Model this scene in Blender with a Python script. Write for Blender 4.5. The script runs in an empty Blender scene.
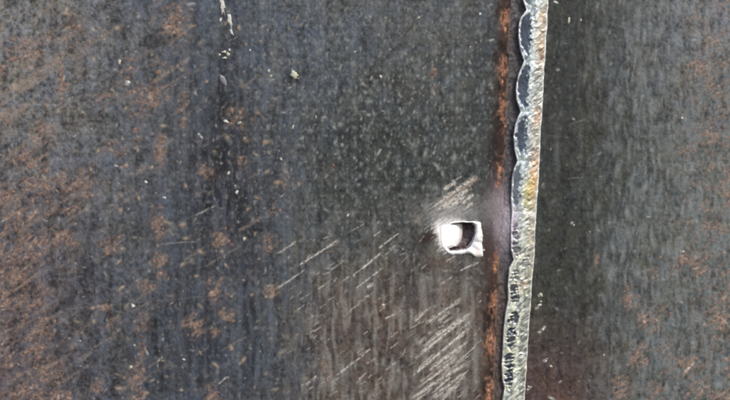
import bpy, math
import numpy as np
from mathutils import Vector

# ------------------------------------------------------------------ scale
S = 1.0 / 3000.0            # one photo pixel on the plate is a third of a millimetre
R = math.radians
scene = bpy.context.scene
COL = scene.collection

# ------------------------------------------------------------------ camera
cam_d = bpy.data.cameras.new("camera")
cam = bpy.data.objects.new("camera", cam_d)
COL.objects.link(cam)
CAM_DIST = 0.52
cam.location = (0, -CAM_DIST, 0)
cam.rotation_euler = (R(90), 0, 0)
cam_d.sensor_width = 36
cam_d.lens = 36 * CAM_DIST / (730 * S)
cam_d.dof.use_dof = True; cam_d.dof.focus_distance = CAM_DIST - 0.007; cam_d.dof.aperture_fstop = 4.0
cam_d.clip_start = 0.01
cam_d.clip_end = 500
scene.camera = cam

# ------------------------------------------------------------------ sky, sun, exposure
SUN_AZ, SUN_EL = 146.0, 42.0         # azimuth clockwise from +Y; the plate faces -Y
w = bpy.data.worlds.new("World"); scene.world = w
w.use_nodes = True
nt = w.node_tree
sky = nt.nodes.new("ShaderNodeTexSky")
sky.sky_type = 'NISHITA'; sky.sun_disc = False
sky.sun_elevation = R(SUN_EL); sky.sun_rotation = R(SUN_AZ)
sky.air_density = 1.0; sky.dust_density = 3.0; sky.ozone_density = 1.0
bg = nt.nodes["Background"]
bg.inputs["Strength"].default_value = 0.11
nt.links.new(sky.outputs[0], bg.inputs["Color"])

sun_d = bpy.data.lights.new("sun", 'SUN')
sun_d.energy = 1.5; sun_d.angle = R(14); sun_d.color = (1.0, 0.95, 0.88)
sun = bpy.data.objects.new("sun", sun_d); COL.objects.link(sun)
sv = Vector((math.sin(R(SUN_AZ)) * math.cos(R(SUN_EL)), math.cos(R(SUN_AZ)) * math.cos(R(SUN_EL)), math.sin(R(SUN_EL))))
sun.rotation_euler = sv.to_track_quat('Z', 'Y').to_euler()

scene.view_settings.view_transform = 'Standard'
scene.view_settings.look = 'None'
scene.view_settings.exposure = 0.82
scene.view_settings.gamma = 1.0
scene.view_settings.use_curve_mapping = False
try:
    scene.cycles.max_bounces = 6
except Exception:
    pass
GAIN = 1.62                   # display value over base colour

# ------------------------------------------------------------------ helpers
rng = np.random.default_rng(7)

def lin(r, g, b):
    c = np.array([r, g, b], float) / 255.0
    c = np.where(c <= 0.04045, c / 12.92, ((c + 0.055) / 1.055) ** 2.4)
    return c / GAIN

_T = rng.random((24, 256, 256)).astype(np.float32)
_GA = (rng.random((24, 256, 256)) * 2 * np.pi).astype(np.float32)
_GX, _GY = np.cos(_GA), np.sin(_GA)
def noise(x, y, k):
    """smooth gradient noise spread over 0..1 on arbitrary points"""
    k = k % 24; gx = _GX[k]; gy = _GY[k]
    x = np.asarray(x) + 1000.37 + 13.1 * k; y = np.asarray(y) + 1000.71 + 7.7 * k
    xi = np.floor(x).astype(np.int64); yi = np.floor(y).astype(np.int64)
    fx = (x - xi).astype(np.float32); fy = (y - yi).astype(np.float32)
    x0 = xi & 255; x1 = (xi + 1) & 255; y0 = yi & 255; y1 = (yi + 1) & 255
    a = gx[x0, y0] * fx + gy[x0, y0] * fy
    b = gx[x1, y0] * (fx - 1) + gy[x1, y0] * fy
    c = gx[x0, y1] * fx + gy[x0, y1] * (fy - 1)
    d = gx[x1, y1] * (fx - 1) + gy[x1, y1] * (fy - 1)
    ux = fx * fx * fx * (fx * (fx * 6 - 15) + 10); uy = fy * fy * fy * (fy * (fy * 6 - 15) + 10)
    v = (a * (1 - ux) + b * ux) * (1 - uy) + (c * (1 - ux) + d * ux) * uy
    return np.clip(.5 + v * .95, 0, 1)

def fbm(x, y, k, octv=3, gain=0.55):
    s = 0; a = 1.0; n = 0
    for o in range(octv):
        s = s + a * noise(x * 2.07 ** o, y * 2.03 ** o, k + o); n += a; a *= gain
    return np.clip(.5 + (s / n - .5) * 1.25, 0, 1)

def specks(x, y, cw, ch, k, dens, rmin=.14, rmax=.42, lean=0.0):
    """soft separate grains: jittered cells, each with its own size, strength and shape"""
    wx = x + .8 * cw * (noise(x / cw / 1.3, y / ch / 1.3, k + 3) - .5)
    u = (wx + lean * y) / cw + 500; v = y / ch + 500 + .5 * (noise(x / cw, y / ch, k + 4) - .5)
    bu = np.floor(u - .5).astype(np.int64); bv = np.floor(v - .5).astype(np.int64)
    out = np.zeros(np.shape(x), np.float32)
    t = [_T[(k + q) % 24] for q in range(5)]
    for du in (0, 1):
        for dv in (0, 1):
            a = (bu + du) & 255; b = (bv + dv) & 255
            cu = bu + du + .25 + .5 * t[0][a, b]; cv = bv + dv + .25 + .5 * t[1][a, b]
            r = rmin + (rmax - rmin) * t[2][a, b] ** 2
            amp = np.where(t[3][a, b] < dens, .25 + .75 * t[4][a, b] ** 1.5, 0)
            d2 = ((u - cu) / r) ** 2 + ((v - cv) / r) ** 2
            out = np.maximum(out, amp * np.exp(-d2 * 1.2))
    return out

def sst(a, b, v):
    t = np.clip((v - a) / (b - a), 0, 1)
    return t * t * (3 - 2 * t)

def gs(x, y, cx, cy, sx, sy):
    return np.exp(-((x - cx) / sx) ** 2 - ((y - cy) / sy) ** 2)

def mixc(c, colr, m):
    return c + (np.asarray(colr) - c) * m[..., None]

def pt(px, py, h=0.0):
    return ((px - 365) * S, -h * S, (200 - py) * S)

def new_mesh(name, verts, faces, mat=None, smooth=True, cols=None, extra=None):
    """verts (n,3) in metres, faces (m,4) or (m,3) arrays or python lists"""
    me = bpy.data.meshes.new(name)
    if isinstance(faces, np.ndarray):
        v = np.asarray(verts, np.float32)
        me.vertices.add(len(v)); me.vertices.foreach_set("co", v.ravel())
        k = faces.shape[1]
        me.loops.add(faces.size); me.loops.foreach_set("vertex_index", faces.astype(np.int32).ravel())
        me.polygons.add(len(faces))
        me.polygons.foreach_set("loop_start", np.arange(0, faces.size, k, dtype=np.int32))
        me.polygons.foreach_set("loop_total", np.full(len(faces), k, np.int32))
        me.update(calc_edges=True)
    else:
        me.from_pydata([tuple(map(float, q)) for q in verts], [], [tuple(map(int, f)) for f in faces])
    me.polygons.foreach_set("use_smooth", np.full(len(me.polygons), smooth))
    if cols is not None:
        a = me.attributes.new("tint", 'FLOAT_COLOR', 'POINT')
        c4 = np.ones((len(me.vertices), 4), np.float32)
        c4[:, :3] = cols
        a.data.foreach_set("color", c4.ravel())
    if extra:
        for nm, arr in extra.items():
            a = me.attributes.new(nm, 'FLOAT', 'POINT')
            a.data.foreach_set("value", np.asarray(arr, np.float32).ravel())
    if mat: me.materials.append(mat)
    me.update()
    return me

def link(name, me, parent=None, label=None, kind=None):
    o = bpy.data.objects.new(name, me); COL.objects.link(o)
    if parent: o.parent = parent
    if label: o["label"] = label
    if kind: o["kind"] = kind
    return o

# ------------------------------------------------------------------ materials
def make_mat(name, color=None, rough=0.6, metallic=0.0, attr=False, bare_glow=False, grain=0.25, grain_px=1.2,
             bump=0.15, spec=0.5, rough_var=0.12):
    m = bpy.data.materials.new(name); m.use_nodes = True
    t = m.node_tree; N = t.nodes; L = t.links
    p = N["Principled BSDF"]
    p.inputs["Roughness"].default_value = rough
    p.inputs["Metallic"].default_value = metallic
    p.inputs["Specular IOR Level"].default_value = spec
    tc = N.new("ShaderNodeTexCoord")
    nz = N.new("ShaderNodeTexNoise"); nz.inputs["Scale"].default_value = 1.0 / (grain_px * 2 * S)
    nz.inputs["Detail"].default_value = 3; nz.inputs["Roughness"].default_value = 0.6
    L.new(tc.outputs["Object"], nz.inputs["Vector"])
    mr = N.new("ShaderNodeMapRange")
    mr.inputs["From Min"].default_value = 0.3; mr.inputs["From Max"].default_value = 0.7
    mr.inputs["To Min"].default_value = 1 - grain; mr.inputs["To Max"].default_value = 1 + grain
    L.new(nz.outputs["Fac"], mr.inputs["Value"])
    mul = N.new("ShaderNodeVectorMath"); mul.operation = 'SCALE'
    if attr:
        at = N.new("ShaderNodeAttribute"); at.attribute_name = "tint"
        L.new(at.outputs["Color"], mul.inputs[0])
    else:
        mul.inputs[0].default_value = tuple(color)
    L.new(mr.outputs["Result"], mul.inputs["Scale"])
    L.new(mul.outputs[0], p.inputs["Base Color"])
    rr = N.new("ShaderNodeMapRange")
    rr.inputs["To Min"].default_value = max(0.05, rough - rough_var); rr.inputs["To Max"].default_value = min(1, rough + rough_var)
    L.new(nz.outputs["Fac"], rr.inputs["Value"])
    if bare_glow:
        ab = N.new("ShaderNodeAttribute"); ab.attribute_name = "bare_glow"
        mm = N.new("ShaderNodeMath"); mm.operation = 'MULTIPLY'; mm.inputs[1].default_value = 0.2
        L.new(ab.outputs["Fac"], mm.inputs[0]); L.new(mm.outputs[0], p.inputs["Metallic"])
        mx = N.new("ShaderNodeMix"); mx.data_type = 'FLOAT'
        L.new(ab.outputs["Fac"], mx.inputs["Factor"]); L.new(rr.outputs["Result"], mx.inputs["A"])
        mx.inputs["B"].default_value = 0.42
        L.new(mx.outputs["Result"], p.inputs["Roughness"])
    else:
        L.new(rr.outputs["Result"], p.inputs["Roughness"])
    if bump > 0:
        bp = N.new("ShaderNodeBump"); bp.inputs["Strength"].default_value = bump; bp.inputs["Distance"].default_value = S * grain_px
        L.new(nz.outputs["Fac"], bp.inputs["Height"]); L.new(bp.outputs["Normal"], p.inputs["Normal"])
    return m

M_PLATE = make_mat("mill_scale_steel", attr=True, bare_glow=True, rough=0.62, grain=0.24, bump=0.22, spec=0.14)
M_BEAD = make_mat("heat_tinted_weld", attr=True, rough=0.40, metallic=0.35, grain=0.10, grain_px=1.0, bump=0.2)
M_TINT = make_mat("shade_tinted_recess", attr=True, rough=0.55, grain=0.2, bump=0.3)
M_BURR = make_mat("bright_molten_steel", color=(0.93, 0.92, 0.93), rough=0.38, metallic=0.35, grain=0.04, bump=0.15)
M_WALL = make_mat("dark_scorched_steel", color=lin(150, 130, 136), rough=0.55, grain=0.55, grain_px=3.0, bump=0.6)
M_BACK = make_mat("shaded_inner_steel", color=lin(140, 128, 128), rough=0.7, grain=0.4, grain_px=3.0, bump=0.3)
M_EDGE = make_mat("scorched_edge", color=lin(70, 60, 58), rough=0.7, grain=0.4, bump=0.3)
M_RUST = [make_mat("rust_tone", color=lin(*c), rough=0.9, grain=0.3, bump=0.4, spec=0.2) for c in
          ((126, 102, 92), (146, 118, 104), (112, 94, 86), (152, 126, 108))]
M_HOTRUST = [make_mat("orange_rust_tone", color=lin(*c), rough=0.9, grain=0.35, bump=0.5, spec=0.2) for c in
             ((172, 116, 88), (150, 100, 80), (204, 148, 116))]
M_PALE = make_mat("pale_paint", color=lin(222, 222, 216), rough=0.55, grain=0.25, bump=0.3)
M_CREAM = make_mat("cream_fleck", color=lin(206, 206, 186), rough=0.6, grain=0.2, bump=0.3)
M_GREY = make_mat("grey_fleck", color=lin(136, 136, 146), rough=0.5, grain=0.15, bump=0.3)
M_SPAT = make_mat("weld_spatter_metal", color=lin(182, 184, 182), rough=0.4, metallic=0.4, grain=0.1, bump=0.2)

# ------------------------------------------------------------------ the joint line, the bead outline
def ip(tab):
    a = np.array(tab, float)
    return lambda y: np.interp(y, a[:, 0], a[:, 1])
EDGE = ip([(-200, 517), (0, 511), (100, 507.5), (150, 505.5), (200, 503.5), (270, 499), (350, 495.5), (400, 494), (600, 486)])
BR = ip([(-200, 557), (0, 548.3), (25, 547.3), (65, 544.6), (100, 542.8), (150, 540), (175, 539), (200, 537.3), (225, 535.8),
         (260, 534), (275, 532.6), (300, 531), (325, 529.2), (350, 527.6), (390, 525.4), (400, 524.6), (600, 514)])
BL = ip([(-200, 530), (-40, 522), (-12, 526), (0, 522.2), (10, 526), (14, 523), (18, 520), (25, 518.4), (37, 518), (50, 519.5), (61, 523.5), (65, 522), (75, 517.6),
         (90, 515.2), (100, 516), (112, 520), (116, 518), (125, 514.5), (137, 513), (150, 514), (161, 516.8), (170, 513), (178, 511.6),
         (200, 510.5), (212, 511.5), (225, 510.2), (250, 510.5), (260, 513.2), (268, 508.5), (285, 507.2), (300, 507.6), (312, 505), (330, 503), (350, 502.2),
         (365, 501), (380, 502), (388, 504), (400, 501.8), (420, 501), (600, 492)])

# ------------------------------------------------------------------ scratches: (x0,y0,x1,y1,width,strength,tone)
PALE_T = 0; BROWN_T = 1
SCR = [
    (297, 266, 339, 239, .8, .75, 0), (276, 254, 297, 241, .9, .45, 0), (362, 268, 383, 252, .9, .65, 0), (378, 249, 401, 232, .7, .6, 0),
    (374, 236, 381, 231, .7, .5, 0), (352, 231, 366, 222, .6, .35, 0), (276, 289, 305, 269, .9, .5, 0), (318, 289, 327, 283, .7, .5, 0),
    (355, 288, 384, 268, .7, .6, 0), (358, 304, 369, 295, .9, .6, 0), (367, 288, 374, 283, 1.6, .6, 0), (385, 319, 396, 313, .9, .55, 0),
    (306, 385, 317, 375, 1.0, .6, 0), (336, 375, 355, 361, .9, .5, 0), (355, 361, 371, 349, .9, .5, 0), (358, 380, 369, 371, .8, .45, 0),
    (460, 271, 479, 262, .8, .7, 0), (446, 262, 456, 255, .8, .5, 0), (440, 285, 452, 276, .8, .4, 0), (304, 335, 318, 328, .6, .3, 0),
    (330, 270, 345, 260, .7, .4, 0), (341, 282, 350, 276, .6, .4, 0), (352, 276, 372, 262, .6, .4, 0), (300, 300, 312, 292, .6, .3, 0),
    (425, 325, 462, 297, 1.5, .55, 0), (421, 353, 471, 312, 1.5, .75, 0), (411, 376, 469, 328, 1.2, .8, 0), (414, 396, 470, 361, 1.3, .6, 0),
    (438, 322, 451, 311, 2.0, .45, 0), (424, 347, 460, 318, 1.0, .6, 0), (428, 372, 468, 340, 1.3, .6, 0), (418, 388, 458, 356, 1.0, .65, 0), (430, 398, 462, 374, 1.0, .5, 0),
    (446, 392, 466, 376, 1.2, .45, 0),
    (433, 207, 478, 176, 2.04, 0.8500000000000001, 0), (437, 211, 470, 188, 2.04, 0.7, 0), (444, 190, 456, 181, 1.7, 0.8, 0), (458, 192, 478, 177, 2.0, .65, 1),
    (440, 204, 455, 194, 2.6, .5, 1), (462, 203, 474, 194, 1.7, 0.8500000000000001, 0), (466, 208, 473, 202, 1.53, 0.8, 0), (448, 208, 466, 196, 1.53, 0.75, 0),
    (452, 182, 462, 176, .8, .4, 0),
    (8, 94, 68, 51, 3.4, .5, 1), (20, 92, 66, 63, 2.4, .4, 1), (2, 104, 50, 70, 1.6, .35, 1), (10, 115, 37, 101, 1.6, .55, 1), (150, 84, 191, 58, 2.4, .45, 1), (158, 92, 192, 70, 1.6, .3, 1), (70, 60, 110, 30, 2.0, .3, 1),
    (60, 42, 90, 24, 1.8, .2, 1), (100, 95, 140, 70, 1.6, .18, 1), (195, 215, 216, 206, .8, .35, 0), (160, 244, 198, 242, .7, .2, 0), (204, 268, 240, 246, 1.2, .3, 1),
    (114, 165, 124, 168, .8, .65, 0), (198, 133, 203, 138, .9, .75, 0), (60, 309, 240, 293, .5, .08, 0), (218, 384, 228, 376, .7, .55, 0),
    (157, 362, 163, 357, .8, .5, 0), (220, 352, 250, 335, .8, .3, 1), (0, 335, 36, 318, 1.0, .3, 1), (90, 350, 112, 336, .9, .25, 1),
    (575, 320, 595, 316, .4, .15, 0), (568, 178, 586, 177, .5, .16, 0), (570, 124, 585, 120, .5, .18, 0),
    (683, 375, 695, 362, 1.1, .6, 0), (663, 352, 672, 344, 1.0, .4, 1), (690, 153, 708, 138, 1.2, .3, 1),
    (538, 296, 542, 294, 1.0, .7, 0), (538, 333, 546, 326, 1.2, .6, 0), (535, 309, 539, 307, .9, .6, 0), (543, 361, 548, 358, .9, .55, 0), (527, 390, 532, 386, .9, .7, 0),
]
for k in range(42):                      # the dry-brush grinding marks below the hole
    cx = rng.uniform(418, 466); cy = rng.uniform(310, 396)
    ln = rng.uniform(6, 30); a = R(rng.normal(38, 5))
    SCR.append((cx - ln * math.cos(a) / 2, cy + ln * math.sin(a) / 2, cx + ln * math.cos(a) / 2, cy - ln * math.sin(a) / 2,
                rng.uniform(.5, 1.2), rng.uniform(.25, .65), 0))
for k in range(150):                     # faint scattered ones between the hole and the lower edge
    cx = rng.uniform(285, 480); cy = rng.uniform(225, 398)
    ln = rng.uniform(3, 12); a = R(rng.normal(37, 7))
    SCR.append((cx - ln * math.cos(a) / 2, cy + ln * math.sin(a) / 2, cx + ln * math.cos(a) / 2, cy - ln * math.sin(a) / 2,
                rng.uniform(.35, .65), rng.uniform(.15, .5), 0))
for k in range(170):                     # faint brown rubbing on the left
    cx = abs(rng.normal(0, 110)) - 10; cy = rng.uniform(-10, 410)
    ln = rng.uniform(8, 46); a = R(rng.normal(34, 4))
    SCR.append((cx - ln * math.cos(a) / 2, cy + ln * math.sin(a) / 2, cx + ln * math.cos(a) / 2, cy - ln * math.sin(a) / 2,
                rng.uniform(.6, 2.2), rng.uniform(.10, .30), 1))
for k in range(30):
    cx = rng.uniform(610, 740); cy = rng.uniform(30, 410)
    ln = rng.uniform(5, 20); a = R(rng.normal(48, 7))
    SCR.append((cx - ln * math.cos(a) / 2, cy + ln * math.sin(a) / 2, cx + ln * math.cos(a) / 2, cy - ln * math.sin(a) / 2,
                rng.uniform(.5, 1.4), rng.uniform(.08, .22), 1))

# rust blobs: (cx, cy, sx, sy, amount)
RUST = [
    (25, 52, 16, 12, .8), (45, 38, 10, 8, .45), (70, 30, 8, 20, .5), (88, 42, 8, 14, .35), (175, 24, 12, 16, .8), (182, 28, 6, 6, .5), (127, 66, 6, 8, .7), (123, 85, 5, 5, .5),
    (62, 80, 4, 18, .7), (45, 135, 9, 10, .8), (102, 98, 8, 5, .6), (148, 98, 18, 10, .8), (136, 118, 6, 22, .45), (183, 110, 6, 18, .5), (158, 65, 8, 6, .5), (2, 70, 8, 10, .5), (4, 118, 9, 14, .6),
    (160, 148, 5, 12, .9), (28, 158, 16, 8, .75), (110, 148, 14, 6, .6), (40, 140, 10, 8, .6), (42, 190, 20, 18, .55), (80, 185, 18, 14, .65), (68, 205, 16, 10, .5), (6, 198, 12, 12, .8), (22, 218, 16, 12, .7),
    (34, 245, 14, 14, .8), (20, 258, 22, 10, .7), (62, 240, 12, 10, .7), (110, 245, 12, 7, .6), (158, 225, 5, 16, .75), (160, 262, 5, 14, .9), (205, 172, 8, 6, .85), (222, 238, 8, 9, .8), (243, 162, 4, 8, .6),
    (10, 275, 22, 12, .8), (8, 300, 14, 14, .75), (35, 300, 16, 14, .55), (42, 330, 12, 18, .6), (34, 350, 10, 16, .75), (48, 372, 16, 12, .7), (24, 395, 18, 10, .8), (58, 398, 12, 8, .8), (5, 350, 8, 20, .6),
    (146, 284, 6, 6, .85), (104, 306, 6, 4, .7), (142, 322, 6, 8, .7), (113, 325, 6, 10, .5), (137, 375, 7, 10, .95), (138, 396, 6, 8, .9), (98, 385, 8, 6, .6), (142, 352, 4, 16, .5),
    (193, 326, 8, 9, .8), (216, 290, 8, 12, .65), (227, 315, 6, 6, .8), (214, 332, 5, 4, .6), (211, 398, 6, 8, .85), (237, 112, 9, 6, .6), (236, 125, 8, 4, .5), (272, 292, 6, 6, .85), (270, 243, 7, 8, .55), (273, 210, 5, 5, .45),
    (284, 180, 5, 8, .5), (336, 246, 5, 4, .65), (250, 118, 4, 6, .3), (328, 166, 5, 4, .35), (433, 80, 5, 12, .3), (415, 220, 5, 6, .35), (326, 372, 6, 14, .4), (442, 296, 6, 16, .3),
    (700, 68, 12, 11, .8), (712, 46, 8, 8, .6), (715, 90, 8, 8, .7), (708, 134, 11, 9, .8), (724, 60, 8, 10, .6), (722, 115, 8, 14, .55), (690, 150, 10, 8, .45), (728, 190, 8, 16, .7), (710, 170, 10, 10, .4),
    (690, 262, 14, 9, .9), (698, 268, 8, 8, .7), (628, 298, 5, 9, .85), (650, 322, 9, 9, .85), (638, 356, 9, 10, .85), (686, 366, 14, 9, .85), (718, 322, 8, 14, .9), (722, 300, 6, 10, .6), (622, 388, 10, 10, .75), (664, 350, 7, 10, .5),
    (597, 263, 3, 7, .6), (652, 275, 7, 9, .45), (712, 225, 14, 10, .5), (668, 310, 7, 7, .45), (728, 360, 6, 14, .6), (700, 392, 14, 9, .6), (655, 392, 8, 8, .6), (725, 396, 10, 8, .7), (672, 222, 9, 8, .35), (640, 300, 7, 8, .3),
    (-30, 100, 30, 60, .5), (-40, 250, 40, 70, .8), (-40, 380, 40, 50, .7), (770, 100, 30, 60, .5), (770, 300, 40, 80, .7), (700, 450, 60, 40, .6), (40, 450, 60, 40, .6),
]
# dark blots, with the largest droplet's shadow painted in (cx, cy, sx, sy, amount)
DARK = [
    (222, 95, 8, 40, .55), (208, 150, 12, 10, .6), (232, 195, 16, 26, .6), (225, 165, 14, 12, .45), (84, 70, 3, 8, .5), (84, 75, 2.5, 5, .5), (205, 350, 5, 40, .45), (185, 300, 6, 40, .25), (122, 345, 8, 24, .35), (130, 360, 5, 14, .3),
    (268, 205, 4, 5, .5), (320, 222, 6, 7, .45), (290, 80, 7, 5, .6), (345, 130, 40, 50, .16), (395, 170, 60, 50, .14), (6, 146, 3, 3, .6), (560, 150, 20, 140, .14), (580, 60, 16, 70, .12), (560, 60, 14, 60, .1),
    (300, 390, 10, 40, .3), (290, 330, 6, 50, .2), (362, 335, 10, 16, .25), (412, 320, 14, 30, .2), (455, 348, 5, 10, .15), (480, 60, 12, 80, .2), (490, 150, 7, 60, .25), (497, 45, 6, 8, .35), (502, 145, 4, 12, .75), (494, 322, 5, 9, .55), (490, 372, 6, 8, .45),
    (250, 300, 8, 60, .22), (230, 20, 12, 30, .3), (196, 60, 5, 70, .35), (294, 78, 7, 6, .9), (225, 55, 7, 6, .5), (223, 82, 6, 10, .5), (212, 130, 4, 60, .35), (246, 150, 6, 70, .4), (260, 220, 5, 60, .3), (178, 330, 5, 60, .4), (206, 330, 7, 80, .45), (190, 360, 5, 40, .35), (248, 330, 7, 90, .4), (264, 380, 5, 40, .35), (300, 230, 4, 50, .25), (165, 380, 5, 30, .3), (150, 200, 8, 30, .3), (90, 270, 14, 20, .35), (70, 300, 10, 14, .3), (25, 290, 8, 8, .35), (60, 345, 10, 16, .4), (85, 380, 12, 16, .35), (14, 330, 8, 10, .35), (95, 225, 12, 10, .3), (50, 215, 8, 8, .3),
]

def plate_surface(x, y):
    """colour (linear), height in px towards the viewer, mask of bare steel and painted glow at photo position x, y"""
    left = x < 520
    f = lambda a, b: a + (b - a)
    # broad tones of the mill scale, with a warm reflection painted in
    c = np.empty(x.shape + (3,)); c[:] = lin(78, 83, 83)
    wl = sst(360, 210, x)
    c = mixc(c, lin(88, 94, 102), wl)
    c = mixc(c, lin(122, 124, 126), sst(200, 0, x) * sst(300, 20, y) * .95)
    c = mixc(c, lin(92, 86, 92), sst(150, 0, x) * .8 * sst(100, 300, y))
    c = mixc(c, lin(88, 98, 112), 0.75 * gs(x, y, 275, 5, 110, 120))
    c = mixc(c, lin(102, 106, 110), 0.7 * gs(x, y, 420, -10, 130, 60))
    c = mixc(c, lin(66, 72, 70), 0.9 * gs(x, y, 400, 180, 90, 80))
    c = mixc(c, lin(46, 49, 58), 0.9 * gs(x, y, 226, 185, 48, 120))
    c = mixc(c, lin(94, 82, 77), 1.0 * sst(215, 330, y + 0.13 * (x - 380)) * sst(260, 350, x) * sst(540, 480, x))  # warm reflection on the lower middle, painted as brown
    c = mixc(c, lin(66, 72, 84), 0.8 * gs(x, y, 190, 350, 80, 100))
    rt = sst(520, 522, x)
    c = mixc(c, lin(68, 72, 69), rt)
    c = mixc(c, lin(97, 104, 103), rt * sst(585, 690, x + 0.12 * (y - 200)))
    c = mixc(c, lin(122, 127, 134), rt * 0.85 * gs(x, y, 720, 0, 80, 90))
    c = mixc(c, lin(94, 75, 72), rt * 1.0 * gs(x, y, 548, 400, 60, 75))
    c = mixc(c, lin(60, 64, 60), rt * 0.7 * gs(x, y, 558, 200, 35, 120))

    # vertical rolling streaks and cloudy mottling
    wob = 3 * (noise(x / 22, y / 30, 1) - .5)
    st1 = fbm((x + wob) / 11, y / 150, 2, 3)
    st2 = fbm((x + wob) / 4.5, y / 40, 5, 2)
    mot = fbm(x / 16 + .3 * y / 18, y / 19, 8, 4, .65)
    gr = fbm(x * .9 / 4.0 - y * .3 / 4.0, y / 5.0, 11, 3, .7)
    sl = np.where(left, sst(520, 200, x) * .55 + .35, .5)
    farleft = sst(200, 40, x) * 1.0 + rt * sst(620, 720, x) * .7
    v = 1 + sl * .80 * (st1 - .5) + .26 * (st2 - .5) + (.95 + .6 * farleft) * (mot - .5) + (1.15 + .6 * farleft) * (gr - .5)
    c = c * np.clip(v, .3, 2.2)[..., None]
    hue = fbm(x / 26, y / 40, 14, 3) - .5 + .6 * (fbm(x / 6, y / 7, 20, 2) - .5)
    c = c * np.stack([1 + .20 * hue, 1 + .06 * hue, 1 - .22 * hue], -1)
    h = .35 * (mot - .5) + .22 * (gr - .5) + .15 * (st2 - .5)

    # dark blots and the droplet's painted shadow
    dn = fbm(x / 7, y / 12, 17, 3)
    for (cx, cy, sx, sy, a) in DARK:
        m = gs(x, y, cx, cy, sx, sy) * a * np.clip(.6 + 1.5 * dn, 0, 1.6)
        c = mixc(c, lin(38, 40, 47), np.clip(m, 0, .92))

    # pale scale specks, many and small, a little drawn out vertically
    cen_ = .35 + .65 * gs(x, y, 390, 110, 150, 150)
    cen_ = np.where(left, cen_, .22 + .25 * sst(590, 690, x))
    pc = lin(150, 154, 154)
    c = mixc(c, pc, specks(x, y, 6.5, 9.5, 2, .75, .14, .40) * .75 * cen_)
    c = mixc(c, pc, specks(x + 3, y + 5, 4.2, 5.5, 9, .7, .16, .42) * .68 * cen_)
    m = specks(x, y, 9, 15, 15, .5, .10, .26) * np.clip(cen_, .3, 1)
    c = mixc(c, lin(178, 181, 179), m * .8); h = h + m * .2
    m = specks(x + 11, y + 4, 4.8, 8.5, 21, .65, .09, .22) * np.clip(cen_ * 1.2 - .2, 0, 1)
    c = mixc(c, lin(176, 182, 180), m * .9); h = h + m * .12
    m = specks(x, y, 11, 12, 5, .32, .07, .15)
    c = mixc(c, lin(196, 199, 196), m * .85 * np.where(left, 1, .55)); h = h + m * .4
    m = specks(x, y, 30, 26, 12, .35, .03, .07)
    c = mixc(c, lin(214, 216, 212), m * .9); h = h + m * .5
    # dark pits
    m = specks(x + 7, y, 7.5, 10, 19, .6, .14, .4)
    c = mixc(c, lin(50, 51, 53), m * .62 * (1 - .5 * rt)); h = h - m * .2

    # pale drip runs, lower middle and right plate
    dr = noise((x + wob * .8) / 4.6, y / 30, 6) * .6 + noise((x + wob) / 9, y / 60, 7) * .4
    zone = (.35 * sst(180, 240, y) + .65 * sst(240, 320, y)) * sst(265, 330, x) * sst(500, 470, x)
    m = sst(.50, .72, dr) * zone * np.clip(.3 + 1.2 * gr, 0, 1)
    c = mixc(c, lin(150, 145, 139), m * .72)
    c = mixc(c, lin(146, 148, 143), specks(x + wob, y, 10, 25, 3, .9, .18, .46) * zone * 1.0)
    c = mixc(c, lin(66, 58, 58), specks(x + wob, y + 9, 10, 24, 13, .6, .16, .4) * zone * .45)
    zr = rt * sst(560, 640, x)
    m = sst(.46, .74, noise((x + wob) / 3.6, y / 17, 9) * .6 + noise(x / 7, y / 50, 10) * .4) * zr * np.clip(.2 + 1.3 * gr, 0, 1)
    c = mixc(c, lin(140, 148, 152), m * .52)
    c = mixc(c, lin(146, 152, 156), specks(x + wob, y, 8, 22, 4, .85, .16, .44) * zr * .95)
    c = mixc(c, lin(62, 66, 66), specks(x + wob + 3, y, 8, 18, 14, .6, .16, .4) * zr * .4)
    zl = sst(130, 190, x) * sst(350, 300, x)
    m = sst(.46, .75, noise((x + wob) / 5, y / 40, 12) * .6 + noise(x / 8, y / 90, 13) * .4) * zl
    c = mixc(c, lin(122, 132, 146), m * .24)
    for (cx, cy, sx, sy, a) in ((640, 74, 4, 14, .45), (621, 106, 2.5, 10, .35), (557, 150, 3, 28, .3), (581, 135, 2.5, 12, .25), (651, 110, 3, 16, .35), (585, 75, 2, 9, .4),
                                (277, 60, 4, 40, .25), (433, 90, 3, 22, .25), (268, 75, 6, 9, .35), (344, 375, 6, 18, .4), (327, 368, 4, 20, .4), (442, 285, 6, 30, .3)):
        m = gs(x + wob * .6, y, cx, cy, sx, sy) * a * np.clip(.3 + 1.3 * gr, 0, 1.2)
        c = mixc(c, lin(146, 148, 146), np.clip(m, 0, .9))

    # rust: bloom maps broken up by noise, leaning with the rubbing direction
    ca, sa = math.cos(R(36)), math.sin(R(36))
    xr = x * ca - y * sa; yr = x * sa + y * ca
    rn = fbm(xr / 13, yr / 6, 15, 3, .65) * .62 + fbm(x / 4.6, y / 5.2, 18, 3, .7) * .38
    rn = np.where(left, rn, .7 * fbm(xr / 13, yr / 5, 16, 3, .6) + .3 * rn)
    den = np.zeros(x.shape)
    for (cx, cy, sx, sy, a) in RUST:
        sel = (np.abs(x - cx) < 4 * sx) & (np.abs(y - cy) < 4 * sy)
        if sel.any(): den[sel] = np.maximum(den[sel], a * gs(x[sel], y[sel], cx, cy, sx * 1.3, sy * 1.3))
    den = np.maximum(den, .15 * sst(95, 10, x) * sst(120, 320, y) + .12 * sst(220, 60, x))
    den = np.maximum(den, .26 * sst(630, 720, x))
    # a thin warm stain round the rust
    m = np.clip(den * 1.3, 0, 1) * sst(.30, .7, rn)
    c = mixc(c, lin(126, 108, 102), m * .62)
    m = sst(.40, .90, rn + .42 * (den - .35)) * sst(.05, .35, den)
    tone = fbm(x / 3.2, y / 3.6, 19, 3, .7)[..., None]
    tone = np.clip((tone - .22) * 1.9, 0, 1)
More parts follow.
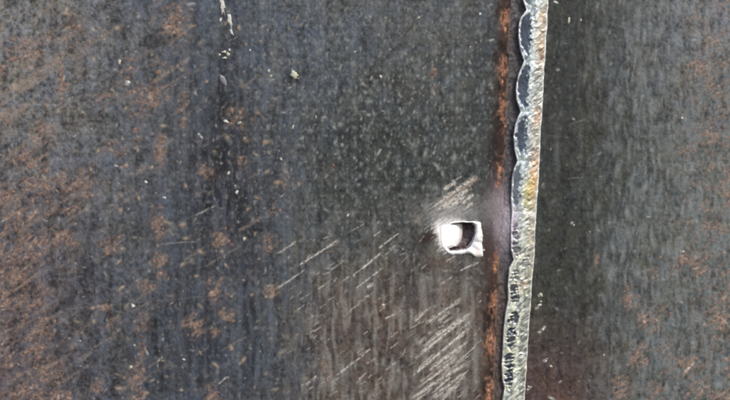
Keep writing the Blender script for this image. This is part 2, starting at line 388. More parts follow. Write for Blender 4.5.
    rc = lin(92, 77, 74) * (1 - tone) + lin(184, 156, 142) * tone
    ylw = (sst(120, 200, x) * sst(520, 500, x) * .6)[..., None] * noise(x / 20, y / 20, 7)[..., None]
    rc = np.where(left[..., None], rc, rc * np.array([1.0, 1.04, 1.0]) + .02)
    rc = rc * (1 - ylw) + lin(180, 154, 122) * ylw
    c = mixc(c, rc, np.clip(m * .80, 0, .8))
    h = h + m * .45 * (noise(x / 2.4, y / 2.4, 0) - .1)
    rust = m
    # the crust's own bright grains
    m = specks(x, y, 5.5, 5, 7, .6, .12, .36) * sst(.2, .6, den) * sst(.4, .6, rn)
    c = mixc(c, lin(222, 198, 182), m * .85); h = h + m * .3
    m = specks(x + 5, y + 8, 15, 14, 10, .6, .07, .17) * np.where(left, sst(360, 240, x), .4 * sst(600, 700, x))
    c = mixc(c, lin(206, 184, 156), m * .8); h = h + m * .3
    m = specks(x + 2, y + 3, 6, 6, 17, .6, .14, .38) * sst(.15, .6, den)
    c = mixc(c, lin(62, 54, 56), m * .5); h = h - m * .2

    # the burnt rusty strip along the joint
    e = EDGE(y) - x
    ed = sst(20, 6, e + 5 * (fbm(x / 6, y / 12, 3, 2) - .5)) * left
    sn = fbm(x / 4, y / 7, 1, 3)
    c = mixc(c, lin(68, 48, 42), ed * .85)
    c = mixc(c, lin(38, 33, 33), ed * .92 * sst(.47, .64, fbm(x / 11, y / 18, 13, 3)))
    sb = np.zeros(x.shape)
    for (cy, sy, off, sx, a) in ((18, 12, 5.5, 5, 1.0), (42, 8, 5, 4, .45), (68, 13, 5.5, 5.5, .95), (108, 16, 4, 4.5, .9), (126, 7, 3, 3, .7), (172, 12, 5, 4.5, .85), (186, 6, 6, 5, .7),
                                 (236, 6, 3, 4, .35), (262, 12, 4.5, 4.5, 1.0), (284, 8, 4, 4, .5), (303, 12, 4, 5, 1.0), (344, 15, 5, 7, 1.0), (372, 6, 4, 5, .5), (392, 14, 4.5, 5.5, 1.0), (440, 20, 5, 6, .8)):
        sb = np.maximum(sb, a * gs(e, y, off, cy, sx * 1.3, sy * 1.3))
    m = sst(.30, 1.0, sb * .9 + .9 * (sn - .5)) * left
    tn = fbm(x / 3, y / 3, 4, 2)[..., None]
    c = mixc(c, lin(92, 58, 47) * (1 - tn) + lin(228, 172, 140) * tn, m * .86)
    h = h + m * (.3 + .8 * (noise(x / 2.2, y / 2.6, 2) - .3))
    rust = np.maximum(rust, m)
    # pale drawn line at the very lip
    lip = np.exp(-((e - .8) / .9) ** 2) * left * sst(.35, .6, noise(x / 30, y / 14, 5) + .12)
    c = mixc(c, lin(138, 122, 112), lip * .6)

    # lavender heat smear by the middle of the joint
    m = gs(x, y, 500, 216, 10, 26) * np.clip(.5 + .9 * fbm(x / 5, y / 9, 8, 3), 0, 1) * left
    c = mixc(c, lin(170, 160, 170), np.clip(m * 1.4, 0, .92))
    m = gs(x, y, 492, 208, 9, 14) * np.clip(.3 + .9 * fbm(x / 5, y / 9, 9, 3), 0, 1) * left
    c = mixc(c, lin(142, 134, 138), np.clip(m * 1.1, 0, .9))
    m = gs(x, y, 488, 248, 7, 30) * left * .75
    c = mixc(c, lin(76, 62, 58), m)

    # blown-out glow round the hole painted white, together with ground bare metal
    bare_glow = np.zeros(x.shape)
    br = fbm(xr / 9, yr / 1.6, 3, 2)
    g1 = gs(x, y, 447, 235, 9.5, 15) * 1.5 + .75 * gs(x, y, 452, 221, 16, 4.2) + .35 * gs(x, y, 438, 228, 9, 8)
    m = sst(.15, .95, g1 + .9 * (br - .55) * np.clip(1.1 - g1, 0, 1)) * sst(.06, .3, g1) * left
    c = mixc(c, np.array([.9, .89, .9]), m); bare_glow = np.maximum(bare_glow, m)
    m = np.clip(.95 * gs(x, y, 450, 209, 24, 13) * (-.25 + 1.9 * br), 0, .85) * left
    c = mixc(c, lin(158, 158, 160), np.clip(.8 * gs(x, y, 457, 214, 19, 8.5) + .55 * gs(x, y, 440, 218, 14, 11), 0, 1) * (.55 + .45 * br) * left)  # soft grey glow above the hole, painted into the colour
    c = mixc(c, lin(190, 190, 188), m * .8); bare_glow = np.maximum(bare_glow, m * .6)
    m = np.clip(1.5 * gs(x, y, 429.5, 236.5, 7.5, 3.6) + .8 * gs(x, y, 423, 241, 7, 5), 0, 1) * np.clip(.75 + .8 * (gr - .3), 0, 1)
    c = mixc(c, lin(58, 44, 44), m * .95); bare_glow = bare_glow * (1 - m)
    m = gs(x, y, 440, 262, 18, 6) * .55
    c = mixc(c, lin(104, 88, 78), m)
    # dry-brush whitening under the hole
    m = sst(.42, .72, br + .12 * (noise(x / 12, y / 12, 6) - .5)) * gs(x, y, 446, 355, 28, 44)
    c = mixc(c, lin(170, 168, 160), np.clip(m * .5, 0, .8)); bare_glow = np.maximum(bare_glow, m * .25)

    # scratches
    for i, (x0, y0, x1, y1, wd, a, tone_i) in enumerate(SCR):
        pad = 4 * wd + 2
        sel = (x > min(x0, x1) - pad) & (x < max(x0, x1) + pad) & (y > min(y0, y1) - pad) & (y < max(y0, y1) + pad)
        if not sel.any(): continue
        xs, ys = x[sel], y[sel]
        dx, dy = x1 - x0, y1 - y0; L2 = dx * dx + dy * dy; Ln = math.sqrt(L2)
        t = ((xs - x0) * dx + (ys - y0) * dy) / L2
        bend = .6 * np.sin(t * 3 + i) * min(1, Ln / 30)
        d = ((xs - x0) * dy - (ys - y0) * dx) / Ln + bend
        ww = wd * 1.08 * (.45 + .8 * noise(t * Ln / 7, np.full_like(t, i * 3.3), i % 20))
        k = np.exp(-(d / ww) ** 2) * sst(-.03, .12, t) * sst(1.03, .86, t)
        k = k * sst(.22, .5, noise(t * Ln / 3.0 + i, d * .8 + i, (i + 5) % 20)) * min(a * 1.35, 1)
        cc = c[sel]
        tc_ = lin(232, 228, 220) if tone_i == 0 else lin(172, 154, 140)
        c[sel] = cc + (tc_ - cc) * k[:, None]
        if tone_i == 0:
            h[sel] -= .35 * k; bare_glow[sel] = np.maximum(bare_glow[sel], k * .6)
    return np.clip(c, .004, .95), h, bare_glow

# ------------------------------------------------------------------ the hole
HOLE = np.array([(446.5, 240), (447, 228), (452, 223.6), (462, 222.6), (472.5, 222.8), (475.2, 227), (475.2, 233), (472.5, 241), (469.5, 245.5), (466, 249.2),
                 (458, 250.3), (450, 250.8), (447.5, 247)], float)
def inside(px, py, poly):
    r = np.zeros(px.shape, bool); n = len(poly)
    for i in range(n):
        x0, y0 = poly[i]; x1, y1 = poly[(i + 1) % n]
        if y0 == y1: continue
        cnd = ((y0 > py) != (y1 > py)) & (px < (x1 - x0) * (py - y0) / (y1 - y0) + x0)
        r ^= cnd
    return r

# ------------------------------------------------------------------ the thing
root = bpy.data.objects.new("welded_steel_panel", None); COL.objects.link(root)
root.location = (0, 0, 0)
root["label"] = "dark rust-flecked steel panel with a vertical weld seam and a pierced bright-rimmed hole"
root["category"] = "steel panel"

THICK = 24.0
def axis(lo, hi, a, b, step):
    """dense between a and b, widening outside"""
    mid = list(np.arange(a, b + 1e-6, step))
    l = []; s = step; q = a
    while q > lo: s *= 1.25; q -= s; l.append(max(q, lo))
    r = []; s = step; q = mid[-1]
    while q < hi: s *= 1.25; q += s; r.append(min(q, hi))
    return np.array(l[::-1] + mid + r)

def build_plate(xs, ys, warp, name, label, cut=None):
    X, Y = np.meshgrid(xs, ys)
    X = warp(X, Y)
    c, h, bare_glow = plate_surface(X, Y)
    ny, nx = X.shape
    if cut is not None:                                    # let the surface fall away towards the cut
        h = h * 1.0
    V = np.stack([(X - 365) * S, -h * S, (200 - Y) * S], -1).reshape(-1, 3)
    idx = np.arange(ny * nx).reshape(ny, nx)
    F = np.stack([idx[1:, :-1], idx[1:, 1:], idx[:-1, 1:], idx[:-1, :-1]], -1).reshape(-1, 4)
    if cut is not None:
        cx = .25 * (X[1:, :-1] + X[1:, 1:] + X[:-1, 1:] + X[:-1, :-1]); cy = .25 * (Y[1:, :-1] + Y[1:, 1:] + Y[:-1, 1:] + Y[:-1, :-1])
        F = F[~inside(cx, cy, cut).reshape(-1)]
    # edges turned back to the plate's thickness
    ring = np.concatenate([idx[0, :], idx[1:, -1], idx[-1, -2::-1], idx[-2:0:-1, 0]])
    vb = V[ring].copy(); vb[:, 1] = THICK * S
    base = len(V)
    n = len(ring); a = np.arange(n); b = (a + 1) % n
    F2 = np.stack([ring[a], ring[b], base + b, base + a], -1)
    V = np.concatenate([V, vb]); F = np.concatenate([F, F2])
    cf = c.reshape(-1, 3); cb = np.tile(lin(56, 47, 45), (n, 1))
    me = new_mesh(name, V, F, M_PLATE, True, np.concatenate([cf, cb]), {"bare_glow": np.concatenate([bare_glow.reshape(-1), np.zeros(n)])})
    return link(name, me, root, label)

STEP = 0.72
ys = axis(-190, 590, -12, 412, STEP)
xl = axis(-220, 503.5, -12, 503.5, STEP); xl = xl[xl <= 503.51]
def warp_l(X, Y): return X + (EDGE(Y) - 503.5) * sst(430, 503.5, X)
left_plate = build_plate(xl, ys, warp_l, "steel_plate", "left steel plate, scratched and spotted with rust, with the pierced hole", HOLE)
xr_ = axis(532, 950, 532, 742, STEP)
def warp_r(X, Y): return X + (BR(Y) - 3 - 532) * sst(600, 532, X)
right_plate = build_plate(xr_, ys, warp_r, "steel_plate", "right steel plate, darker and smoother beside the weld")

# ------------------------------------------------------------------ groove floor and inner wall behind the panel
GV = []; GF = []; GC = []
gy_ = np.concatenate([np.linspace(-190, -10, 30), np.linspace(-9, 410, 500), np.linspace(412, 590, 30)]); gm_ = 16
gt = np.linspace(0, 1, gm_)[None, :]; gY = np.repeat(gy_[:, None], gm_, 1)
gX = (EDGE(gY) - 1.2) * (1 - gt) + (BL(gY) + 3) * gt
fill = np.maximum(gs(gX * 0, gY, 0, 228, 1, 30), .45 * sst(250, 300, gY))           # run-over metal fills the groove half way down
gH = -3.4 + 3.9 * fill - 1.2 * np.sin(np.pi * gt) * (1 - fill) + 1.3 * (fbm(gX / 3, gY / 6, 3, 3) - .5)
gC = np.empty(gX.shape + (3,)); gC[:] = lin(66, 64, 70)  # floor coloured dark for the shadow of the bead
gC = mixc(gC, lin(80, 66, 60), sst(250, 300, gY))
gC = mixc(gC, lin(168, 158, 170), np.clip(fill * sst(290, 245, gY) * (.45 + .9 * fbm(gX / 5, gY / 9, 8, 3)), 0, .95))
gC = gC * (1 + .5 * (fbm(gX / 2.5, gY / 4, 5, 2) - .5))[..., None]
gC = mixc(gC, lin(132, 126, 132), .7 * specks(gX, gY, 5, 9, 6, .5, .12, .35))
gi = np.arange(gX.size).reshape(gX.shape)
link("groove_floor", new_mesh("groove_floor", np.stack([(gX - 365) * S, -gH * S, (200 - gY) * S], -1).reshape(-1, 3),
     np.stack([gi[1:, :-1], gi[1:, 1:], gi[:-1, 1:], gi[:-1, :-1]], -1).reshape(-1, 4), M_TINT, True, np.clip(gC, .004, .9).reshape(-1, 3)), root,
     "dark scorched groove along the left toe of the weld")

bw = []
for (x, y) in ((380, 150), (560, 150), (560, 330), (380, 330)): bw.append(pt(x, y, -60))
for (x, y) in ((380, 150), (560, 150), (560, 330), (380, 330)): bw.append(pt(x, y, -66))
link("inner_wall", new_mesh("inner_wall", bw, [(3, 2, 1, 0), (4, 5, 6, 7), (0, 1, 5, 4), (1, 2, 6, 5), (2, 3, 7, 6), (3, 0, 4, 7)], M_BACK, False), root,
     "dark wall seen through the hole")

# ------------------------------------------------------------------ weld bead, one lobe per ripple of the weld pool
bead = None
LOBES = [-190, -90, -38, 10, 61, 112, 161, 212, 260, 306, 352, 388, 440, 590]
DARKOV = [(34, .25, 22, .20, 1.0), (86, .24, 24, .20, 1.0), (136, .27, 20, .20, 1.0), (186, .16, 22, .16, .8), (232, .20, 9, .15, .7), (248, .20, 9, .15, .75),
          (262, .62, 8, .22, .55), (292, .28, 12, .2, .95), (276, .3, 6, .2, .7), (322, .36, 12, .22, 1.0), (338, .32, 12, .20, 1.0), (362, .30, 12, .20, 1.0), (378, .28, 12, .18, 1.0), (410, .3, 12, .15, .7), (-8, .2, 14, .2, .8)]
def bead_fields(U, Yc):
    """U 0..1 across, Yc photo y: height px, colour"""
    xl_, xr2 = BL(Yc), BR(Yc)
    x = xl_ + (xr2 - xl_) * U
    xr2 = xr2 + .9 * (fbm(Yc / 9, Yc * 0 + 3, 7, 3) - .5)
    x = xl_ + (xr2 - xl_) * U
    wdt = xr2 - xl_
    # crown: steep on the left, long and flat to the right
    hgt = 3.6 * np.power(np.clip(np.sin(np.pi * np.power(np.clip(U, 0, 1), .62)), 0, 1), .55)
    lob = np.zeros(U.shape)
    for a, b in zip(LOBES[:-1], LOBES[1:]):
        t = (Yc - a) / (b - a); ok = (t >= 0) & (t < 1)
        lob = np.where(ok, np.sin(np.pi * np.clip(t, 0, 1)) ** .5 * (1 - .5 * t), lob)
    hgt = hgt * (.62 + (.5 - .36 * sst(200, 270, Yc)) * lob + .3 * sst(200, 270, Yc))
    # fine freezing ripples, slanting up to the right
    ph = Yc + 16 * (U - .3) + 9 * (fbm(x / 9, Yc / 14, 6, 2) - .5)
    upper = sst(255, 215, Yc)
    rip = np.sin(ph * 2 * np.pi / 3.6 + 9 * noise(x / 7, Yc / 11, 7)) * .55 + np.sin(ph * 2 * np.pi / 8.3 + 7 * noise(x / 9, Yc / 15, 12)) * .7
    rip_amp = sst(.22, .5, U) * sst(1.0, .86, U) * (.35 + .9 * noise(x / 7, Yc / 11, 8))
    hgt = hgt + rip * .34 * rip_amp * sst(.3, .6, fbm(x / 9, Yc / 12, 20, 2))
    gr = fbm(x / 2.6, Yc / 2.6, 9, 3)
    hgt = hgt + .75 * (1 - .6 * sst(.45, .2, U) * sst(215, 205, Yc)) * (fbm(x / 6, Yc / 8, 10, 2) - .5) + .12 * (gr - .5)
    # scooped left facets
    c = np.empty(U.shape + (3,)); c[:] = lin(188, 200, 202)
    c = mixc(c, lin(208, 210, 190), sst(190, 270, Yc))
    c = mixc(c, lin(150, 166, 176), np.clip(1.4 * (noise(x / 5, Yc / 9, 11) - .45), 0, 1) * .8)
    c = mixc(c, lin(84, 98, 112), sst(.54, .76, fbm(x / 8, ph / 4, 13, 2)) * .75)
    gold = sst(.52, .72, U) * sst(1.0, .9, U)
    gy = .75 * gs(U * 0, Yc, 0, 45, 1, 24) + .7 * gs(U * 0, Yc, 0, 118, 1, 16) + .8 * gs(U * 0, Yc, 0, 165, 1, 18) + 1.0 * gs(U * 0, Yc, 0, 190, 1, 18) + .3 * gs(U * 0, Yc, 0, 235, 1, 20) + .5 * gs(U * 0, Yc, 0, 15, 1, 10)
    gm = np.clip(gold * gy * (.45 + .9 * noise(x / 4, ph / 4, 14)), 0, 1)
    c = mixc(c, lin(196, 152, 96), gm * .85)
    c = mixc(c, lin(214, 206, 130), .75 * gs(U, Yc, .62, 194, .2, 16))
    c = mixc(c, lin(158, 96, 60), .75 * gs(U, Yc, .88, 118, .08, 7) + .6 * gs(U, Yc, .86, 60, .08, 9) + .55 * gs(U, Yc, .86, 160, .09, 9) + .4 * gs(U, Yc, .8, 282, .1, 8))
    c = mixc(c, lin(136, 92, 62), .8 * gs(U, Yc, .6, 283, .1, 7))
    c = mixc(c, lin(190, 178, 196), .8 * gs(U, Yc, .05, 225, .25, 26))
    # dull grey band on the lower right toe
    gb = sst(.56, .72, U) * sst(1.0, .93, U) * sst(235, 300, Yc) * np.clip(.2 + 1.3 * noise(x / 6, Yc / 14, 15), 0, 1)
    c = mixc(c, lin(104, 114, 110), gb * .9)
    ov = np.zeros(U.shape); ovt = np.full(U.shape, .2)
    for (cy, cu, sy, su, a) in DARKOV:
        w_ = .34 * (fbm(x / 5, Yc / 6.0, 16, 2) - .5)
        d = ((U + w_ * .5 - cu - .0006 * (Yc - cy)) / su) ** 2 + ((Yc - cy) / sy) ** 2
        k = a * sst(1.15, .62, d + w_)
        if cy > 215:                                        # lower ones broken by cross ripples
            k = k * np.clip(.08 + sst(.40, .54, noise(x / 13 + .02 * Yc, Yc / 2.7 + x / 16, 2) * .75 + .25 * noise(x / 3, Yc / 3, 9)), 0, 1)
        if cy < 215: ovt = np.where(k > .05, np.clip((Yc - cy) / sy * .5 + .5, 0, 1), ovt)
        ov = np.maximum(ov, k)
        hgt = hgt - 1.6 * k * (1 - .3 * (U / max(cu, .1)))
    tb = sst(.60, .74, U) * sst(1.0, .94, U) * (1 - sst(235, 300, Yc)) * np.clip(.1 + 1.2 * noise(x / 5, ph / 9, 21), 0, 1) * (1 - gy * .8)
    c = mixc(c, lin(124, 122, 108), np.clip(tb, 0, 1) * .8)
    c = np.clip(c * 1.52, 0, .93)
    hat = sst(.52, .66, noise(x / 9 - Yc / 40, (Yc + .7 * x) / 2.8, 22)) * sst(.3, .45, U) * (.25 + .75 * noise(x / 8, Yc / 12, 5))
    c = mixc(c, np.array([.80, .83, .82]), hat * .55)
    hat = sst(.55, .68, noise(x / 9 - Yc / 40, (Yc + .7 * x) / 2.8 + 30, 23)) * sst(.25, .4, U) * (.2 + .8 * noise(x / 8, Yc / 12, 6))
    c = mixc(c, lin(78, 88, 98), hat * .6)
    tone = np.clip(ovt * .75 + .5 * (fbm(x / 6, Yc / 10, 17, 2) - .5) + .1, 0, 1)[..., None]
    c = mixc(c, lin(38, 42, 54) * (1 - tone) + lin(112, 126, 152) * tone, np.clip(ov * .97, 0, .97))
    # clean bright lips on both toes
    lp = np.exp(-((U - .03) / (.02 + .03 * noise(x / 5, Yc / 8, 4))) ** 2) * np.clip(.3 + 1.1 * noise(x / 6, Yc / 11, 3), 0, 1)
    c = mixc(c, np.array([.82, .79, .78]), lp * .85)
    rp = np.exp(-((U - .975) / .022) ** 2) * (.15 + .85 * noise(x / 4, Yc / 12, 18))
    c = mixc(c, np.array([.84, .84, .78]), rp * .85)
    hgt = hgt + .7 * lp + .5 * rp
    return x, hgt, np.clip(c, .01, .95)

NU = 56
# cross profile with skirts: left wall down into the groove, right toe down on to the plate
for li, (a, b) in enumerate(zip(LOBES[:-1], LOBES[1:])):
    st = .6 if -45 < b and a < 445 else 4
    nv = max(4, int((b - a) / st)); vv = np.linspace(a, b, nv)
    us = np.linspace(0, 1, NU)
    U, Vv = np.meshgrid(us, vv)
    curve = -9.0 * (U - .05) * sst(0, .4, U) + 3.0 * np.sin(np.pi * U)
    Yc = Vv + curve
    x, hh, c = bead_fields(U, Yc)
    hh = np.maximum(hh, .35)
    if li:                                                  # each later lobe laps over the one before it
        pass
    # skirts
    xL = x[:, :1] + .8; yL = Yc[:, :1]; xR = x[:, -1:] + .25; yR = Yc[:, -1:]
    X = np.concatenate([xL, xL - .5, x, xR], 1)
    Y2 = np.concatenate([yL, yL, Yc, yR], 1)
    H = np.concatenate([np.full_like(xL, -8), np.full_like(xL, -3), hh, np.full_like(xR, -1.2)], 1)
    cd = np.tile(lin(66, 62, 66), (nv, 1, 1)).reshape(nv, 1, 3)
    C3 = np.concatenate([cd, cd, c, c[:, -1:]], 1)
    n2 = X.shape[1]
    V = np.stack([(X - 365) * S, -H * S, (200 - Y2) * S], -1).reshape(-1, 3)
    idx = np.arange(nv * n2).reshape(nv, n2)
    F = np.stack([idx[1:, :-1], idx[1:, 1:], idx[:-1, 1:], idx[:-1, :-1]], -1).reshape(-1, 4)
    me = new_mesh("weld_lobe", V, F, M_BEAD, True, C3.reshape(-1, 3))
    if bead is None:
        # the root run under the lobes carries them
        core = []
        fc = []
        yy = np.linspace(-185, 585, 120)
        for y in yy:
            core += [pt(BL(y) + 2, y, -9), pt(BL(y) + 3, y, -1.5), pt(BR(y) - 2, y, -1.5), pt(BR(y) - 2, y, -9)]
        for j in range(len(yy) - 1):
            for i in range(4):
                p, q = j * 4 + i, j * 4 + (i + 1) % 4
                fc.append((p, q, q + 4, p + 4))
        bead = link("weld_bead", new_mesh("weld_bead", core, fc, M_EDGE, False), root, "pale heat-tinted weld bead with scalloped ripples")
    link("weld_lobe", me, bead)

# ------------------------------------------------------------------ hole: raised burr, lit left wall, dark wall
def resample(poly, n):
    p = np.vstack([poly, poly[:1]]); seg = np.hypot(*np.diff(p, axis=0).T); s = np.concatenate([[0], np.cumsum(seg)])
    t = np.linspace(0, s[-1], n, endpoint=False)
    return np.stack([np.interp(t, s, p[:, 0]), np.interp(t, s, p[:, 1])], 1)
NB = 140
OUT = np.array([(442.5, 239), (444, 229), (450, 222.4), (461, 221.5), (474, 221), (481.2, 222.4), (482.2, 232), (482.6, 243), (484.2, 257.2), (476.5, 258), (470.5, 253.6),
                (462, 255.6), (451, 255.4), (444.5, 251)], float)
ho = resample(HOLE, NB)
cen = np.array([461., 237.])
def ray_to(poly, ang):
    """distance from the centre to the outline along each angle"""
    pr = np.vstack([poly, poly[:1]]); out = []
    for a in ang:
        d = np.array([math.cos(a), math.sin(a)]); best = 0
        for i in range(len(poly)):
            p0 = pr[i] - cen; e = pr[i + 1] - pr[i]
            den_ = d[0] * e[1] - d[1] * e[0]
            if abs(den_) < 1e-9: continue
            t = (p0[0] * e[1] - p0[1] * e[0]) / den_; u = (p0[0] * d[1] - p0[1] * d[0]) / den_
            if t > 0 and -1e-6 <= u <= 1 + 1e-6: best = max(best, t)
        out.append(best)
    return np.array(out)
ang = np.linspace(0, 2 * math.pi, NB, endpoint=False)
ri = ray_to(HOLE, ang); ro = ray_to(OUT, ang)
nzb = noise(np.cos(ang) * 3 + 5, np.sin(ang) * 3 + 5, 4) - .5
nzc = noise(np.cos(ang) * 9 + 5, np.sin(ang) * 9 + 5, 5) - .5
ro = np.maximum(ro + .9 * nzc + 1.6 * nzb, ri + 1.2)
ri = ri + .35 * nzc
prof = [(0, -5.0), (0.02, -1.5), (.1, .9), (.28, 2.2), (.5, 2.5), (.72, 1.9), (.9, 1.1), (1.0, -.8)]
v = []; f = []
for j, (t, hz) in enumerate(prof):
    for i, a in enumerate(ang):
        r = ri[i] + (ro[i] - ri[i]) * t - (.5 if j == 0 else 0)
        k = (1 + .8 * nzb[i] + .12 * nzc[i]) * (1 - .75 * max(0, -math.cos(a)) ** .7) if hz > 0 else 1
        v.append(pt(cen[0] + math.cos(a) * r, cen[1] + math.sin(a) * r, hz * k))
for j in range(len(prof) - 1):
    for i in range(NB):
        i2 = (i + 1) % NB
        f.append((j * NB + i, j * NB + i2, (j + 1) * NB + i2, (j + 1) * NB + i))
link("hole_rim", new_mesh("hole_rim", v, f, M_BURR, True), root, "bright molten lip of the pierced hole, drawn to a point at lower right")
# deep wall of the hole
v = []; f = []
for j, hz in enumerate((-4.0, -9, -15, -THICK)):
    for i, a in enumerate(ang):
        r = ri[i] - .45 + .6 * (noise(np.array([i / 5.]), np.array([j * 1.]), 6)[0] - .5)
        v.append(pt(cen[0] + math.cos(a) * r, cen[1] + math.sin(a) * r, hz))
for j in range(3):
    for i in range(NB):
        i2 = (i + 1) % NB
        f.append((j * NB + i, j * NB + i2, (j + 1) * NB + i2, (j + 1) * NB + i))
link("hole_wall", new_mesh("hole_wall", v, f, M_WALL, True), root)
# added shallow floor, with the hole's dark inside and lit spots painted on
fx_ = np.arange(444, 479, .5); fy_ = np.arange(219, 254, .5)
FX, FY = np.meshgrid(fx_, fy_)
fh = -11 + 2.6 * (fbm(FX / 5, FY / 6, 2, 3) - .5) + 1.5 * sst(468, 476, FX)
fc_ = np.empty(FX.shape + (3,)); fc_[:] = np.array([.085, .06, .068])
fc_ = fc_ * (1 + 1.4 * (fbm(FX / 4, FY / 5, 6, 3) - .5))[..., None]
fc_ = mixc(fc_, np.array([.5, .45, .48]), specks(FX, FY, 5, 5, 8, .5, .12, .3) * .7)
gi = np.arange(FX.size).reshape(FX.shape)
link("hole_floor", new_mesh("hole_floor", np.stack([(FX - 365) * S, -fh * S, (200 - FY) * S], -1).reshape(-1, 3),
     np.stack([gi[1:, :-1], gi[1:, 1:], gi[:-1, 1:], gi[:-1, :-1]], -1).reshape(-1, 4), M_TINT, True, np.clip(fc_, .01, .9).reshape(-1, 3)), root,
     "dark purplish floor added inside the hole, its shade and lit spots painted on")
# the tongue of bright metal folded in from the left
T = [(442, 225.2), (441, 233), (441, 240), (442.5, 247), (445.6, 250.2)]
Tm = [(455, 224.5), (455.5, 231), (455.5, 238), (455, 243.5), (454, 246.2)]
Te = [(462.5, 223.6), (463.0, 231), (462.2, 238), (460.4, 243), (457.4, 246.8)]
v = []; f = []
for dh in (0, -2.0):
    for rowi, (row, hz) in enumerate(((T, .5), ([(a[0] * .5 + b[0] * .5, a[1] * .5 + b[1] * .5) for a, b in zip(T, Tm)], .9), (Tm, -.6),
                      ([(a[0] * .5 + b[0] * .5, a[1] * .5 + b[1] * .5) for a, b in zip(Tm, Te)], -2.6), (Te, -6.5))):
        for (x, y) in row: v.append(pt(x, y, hz + dh))
for s_ in range(2):
    for r_ in range(4):
        for q in range(4):
            a = s_ * 25 + r_ * 5 + q
            f.append((a, a + 1, a + 6, a + 5) if s_ == 0 else (a + 5, a + 6, a + 1, a))
for q in range(4):
    f.append((20 + q, 21 + q, 46 + q, 45 + q))
for r_ in range(4):
    f.append((r_ * 5 + 4, r_ * 5 + 29, r_ * 5 + 34, r_ * 5 + 9)); f.append((r_ * 5, r_ * 5 + 5, r_ * 5 + 30, r_ * 5 + 25))
link("folded_tongue", new_mesh("folded_tongue", v, f, M_BURR, True), root, "bright tongue of metal folded into the left of the hole")

# ------------------------------------------------------------------ chips and droplets standing on the plate
def dome(name, mat, rx, ry, hz, n=10, seed=0, jag=.25, rot=0.0):
    g = np.random.default_rng(seed)
    k = 1 + jag * (g.random(n) * 2 - 1)
    v = []; f = []
    cr, sr = math.cos(rot), math.sin(rot)
    for (sc, h) in ((1.0, -.3), (.86, hz * .6), (.45, hz)):
        for i in range(n):
            a = 2 * math.pi * i / n
            ex = math.cos(a) * rx * sc * k[i]; ey = math.sin(a) * ry * sc * k[i]
            v.append((S * (ex * cr - ey * sr), -S * h * (1 + .2 * (g.random() - .5)), -S * (ex * sr + ey * cr)))
    v.append((0, -S * hz * 1.05, 0))
    for r_ in range(2):
        for i in range(n):
            i2 = (i + 1) % n
            f.append((r_ * n + i, r_ * n + i2, (r_ + 1) * n + i2, (r_ + 1) * n + i))
    for i in range(n): f.append((2 * n + i, 2 * n + (i + 1) % n, 3 * n))
    # outward winding towards the viewer (-Y)
    f = [tuple(reversed(q)) for q in f]
    return new_mesh(name, v, f, mat, True)

def put(name, me, px, py, label=None, h=0.0):
    o = link(name, me, root, label); o.location = pt(px, py, h); return o

# pale paint run at the top edge, and its loose flecks
put("paint_chip", dome("paint_chip", M_PALE, 2.4, 10, .4, 18, 1, .5, R(-6)), 222.2, 4)
put("paint_chip", dome("paint_chip", M_PALE, 2.2, 7.5, .4, 18, 2, .5, R(-14)), 229.8, 21)
put("paint_chip", dome("paint_chip", M_PALE, 1.6, 4.0, .4, 13, 3, .4, R(-20)), 231.6, 32)
put("paint_chip", dome("paint_chip", M_PALE, 1.1, 2.6, .7, 10, 4, .4, R(20)), 220.4, 20)
for i, (x, y, rx, ry, m) in enumerate(((219.5, 55, 1.6, 1.4, M_CREAM), (224, 52, 2.2, 1.5, M_CREAM), (228.5, 54.5, 1.8, 2.2, M_CREAM), (224.5, 58, 2.4, 1.4, M_CREAM), (229.5, 50, 1.1, 1.5, M_PALE))):
    put("paint_fleck", dome("paint_fleck", m, rx, ry, .7, 10, 20 + i, .4), x, y)
put("scale_blister", dome("scale_blister", M_GREY, 3.0, 6.6, .7, 16, 30, .12, R(-28)), 223.2, 80.5, "grey oval blister below the pale paint run")
put("weld_spatter", dome("weld_spatter", M_CREAM, 4.0, 4.4, 1.2, 16, 31, .3), 294.2, 75.2, "largest pale droplet alone on the upper middle of the plate")
SPOTS = [(268.5, 71, 1.6, 2), (271, 76, 1.2, 1.2), (380.8, 76.5, 1.5, 1.6), (127, 84, 3.2, 3.4), (119.5, 62, 1.6, 3.0), (226, 121.5, 2.6, 1.6), (239, 123, 2.4, 1.4),
         (228.5, 173, 1.5, 2.2), (236.8, 192, 1.5, 2.6), (235, 186, 1.1, 1.4), (244.5, 239, 1.6, 1.7), (146, 182, 1.4, 1.4), (164, 198, 2.2, 1.4), (383, 305, 1.6, 1.6), (133, 306, 1.8, 2.2),
         (134.6, 345.5, 1.6, 1.6), (131, 367, 1.4, 2.2), (184, 359.5, 2.0, 1.0), (80, 341, 1.2, 1.2), (281, 159, 1.0, 1.8), (348, 215, .9, 2.0), (316, 117, .9, 1.9), (419, 17.5, 1.2, 1.2), (480, 14, 1.4, 1.4),
         (355, 52, .9, 1.2), (293, 127, .9, 2.0), (250, 50, 1.0, 1.0), (555.5, 2.5, 3.0, 1.8), (569, 20, 1.2, 3.4), (682, 118, 1.4, 1.4), (683, 252, 2.0, 1.2), (541, 294.5, 1.6, 2.4), (539.5, 305, 1.8, 1.3), (543, 330, 1.8, 1.4),
         (551, 366, 1.6, 1.2), (546, 361, 1.4, 1.0), (529, 387, 1.8, 1.2), (541, 301.5, 1.0, 1.0), (574, 225, 1.0, 1.0), (590, 232, .8, .9), (604, 355, .9, 1.0), (581, 20, .8, 1.0), (470, 47, .9, 1.1), (478, 243, 1.2, 1.2), (484, 250, 1.0, 1.0)]
for i, (x, y, rx, ry) in enumerate(SPOTS):
    put("weld_spatter", dome("weld_spatter", (M_SPAT, M_CREAM, M_PALE)[i % 3], rx * 1.05, ry * 1.05, min(rx, ry) * .25, 9, 50 + i, .3, rng.uniform(-.6, .6)), x, y)

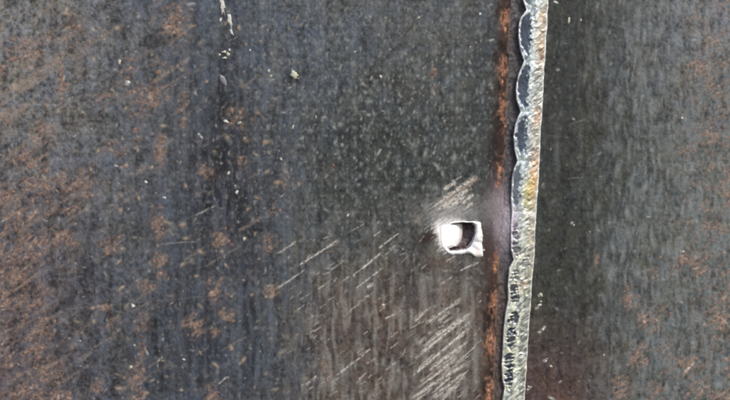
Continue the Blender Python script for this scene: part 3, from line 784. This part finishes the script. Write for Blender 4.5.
# rust flakes: the largest as single parts, the crumbs as one mass
FL = []
tries = 0
allb = np.array(RUST)
wts = allb[:, 4] * allb[:, 2] * allb[:, 3]; wts[(allb[:, 0] < 0) | (allb[:, 0] > 735) | (allb[:, 1] > 405)] = 0; wts = wts / wts.sum()
for k in rng.choice(len(allb), 900, p=wts):
    cx, cy, sx, sy, a = allb[k]
    x, y = cx + rng.normal() * sx * .75, cy + rng.normal() * sy * .75
    if EDGE(y) - 12 < x < BR(y) + 20: continue
    FL.append((x, y, abs(rng.normal()) * .6 + .5))
FL.sort(key=lambda q: -q[2])
flake_me = [dome("rust_flake", M_RUST[i % 4], 1.0, 1.15, .12, 14, 200 + i, .38) for i in range(16)]
for i, (x, y, s) in enumerate(FL[:170]):
    o = put("rust_flake", flake_me[i % 16], x, y)
    o.scale = (s * rng.uniform(.7, 1.3), s * .9, s * rng.uniform(.7, 1.3)); o.rotation_euler = (0, rng.uniform(0, 6.28), 0)
v = []; f = []
for (x, y, s) in FL[170:700]:
    n = 6; b = len(v); s *= .9
    for i in range(n):
        a = 2 * math.pi * i / n + x; r = s * rng.uniform(.6, 1.3); v.append(pt(x + math.cos(a) * r, y + math.sin(a) * r, -.2))
    v.append(pt(x, y, .16 * s + .1))
    for i in range(n): f.append((b + (i + 1) % n, b + i, b + n))
link("rust_crumbs", new_mesh("rust_crumbs", v, f, M_RUST[0], True), root, None, "stuff")

# crusts of orange rust standing along the joint
CR = [(20, 6, 3.0, 6), (12, 5, 2.4, 4), (30, 5, 2.0, 4), (64, 6, 2.6, 5), (74, 5, 2.8, 5), (82, 6, 1.8, 3), (104, 4, 2.2, 5), (118, 4, 2.0, 4), (170, 5, 2.2, 5), (184, 6, 2.6, 2.6),
      (256, 5, 2.2, 5), (268, 4, 2.4, 5), (300, 4, 2.6, 5), (310, 4, 2.0, 3), (338, 5, 3.2, 5), (350, 5, 3.4, 5), (388, 4, 2.8, 6), (398, 5, 2.8, 5)]
for i, (y, off, rx, ry) in enumerate(CR):
    if i % 2: rx *= .8
    put("rust_crust", dome("rust_crust", M_HOTRUST[i % 3], rx * .8, ry * .9, .55, 16, 400 + i, .55), EDGE(y) - off, y, None, -.1)
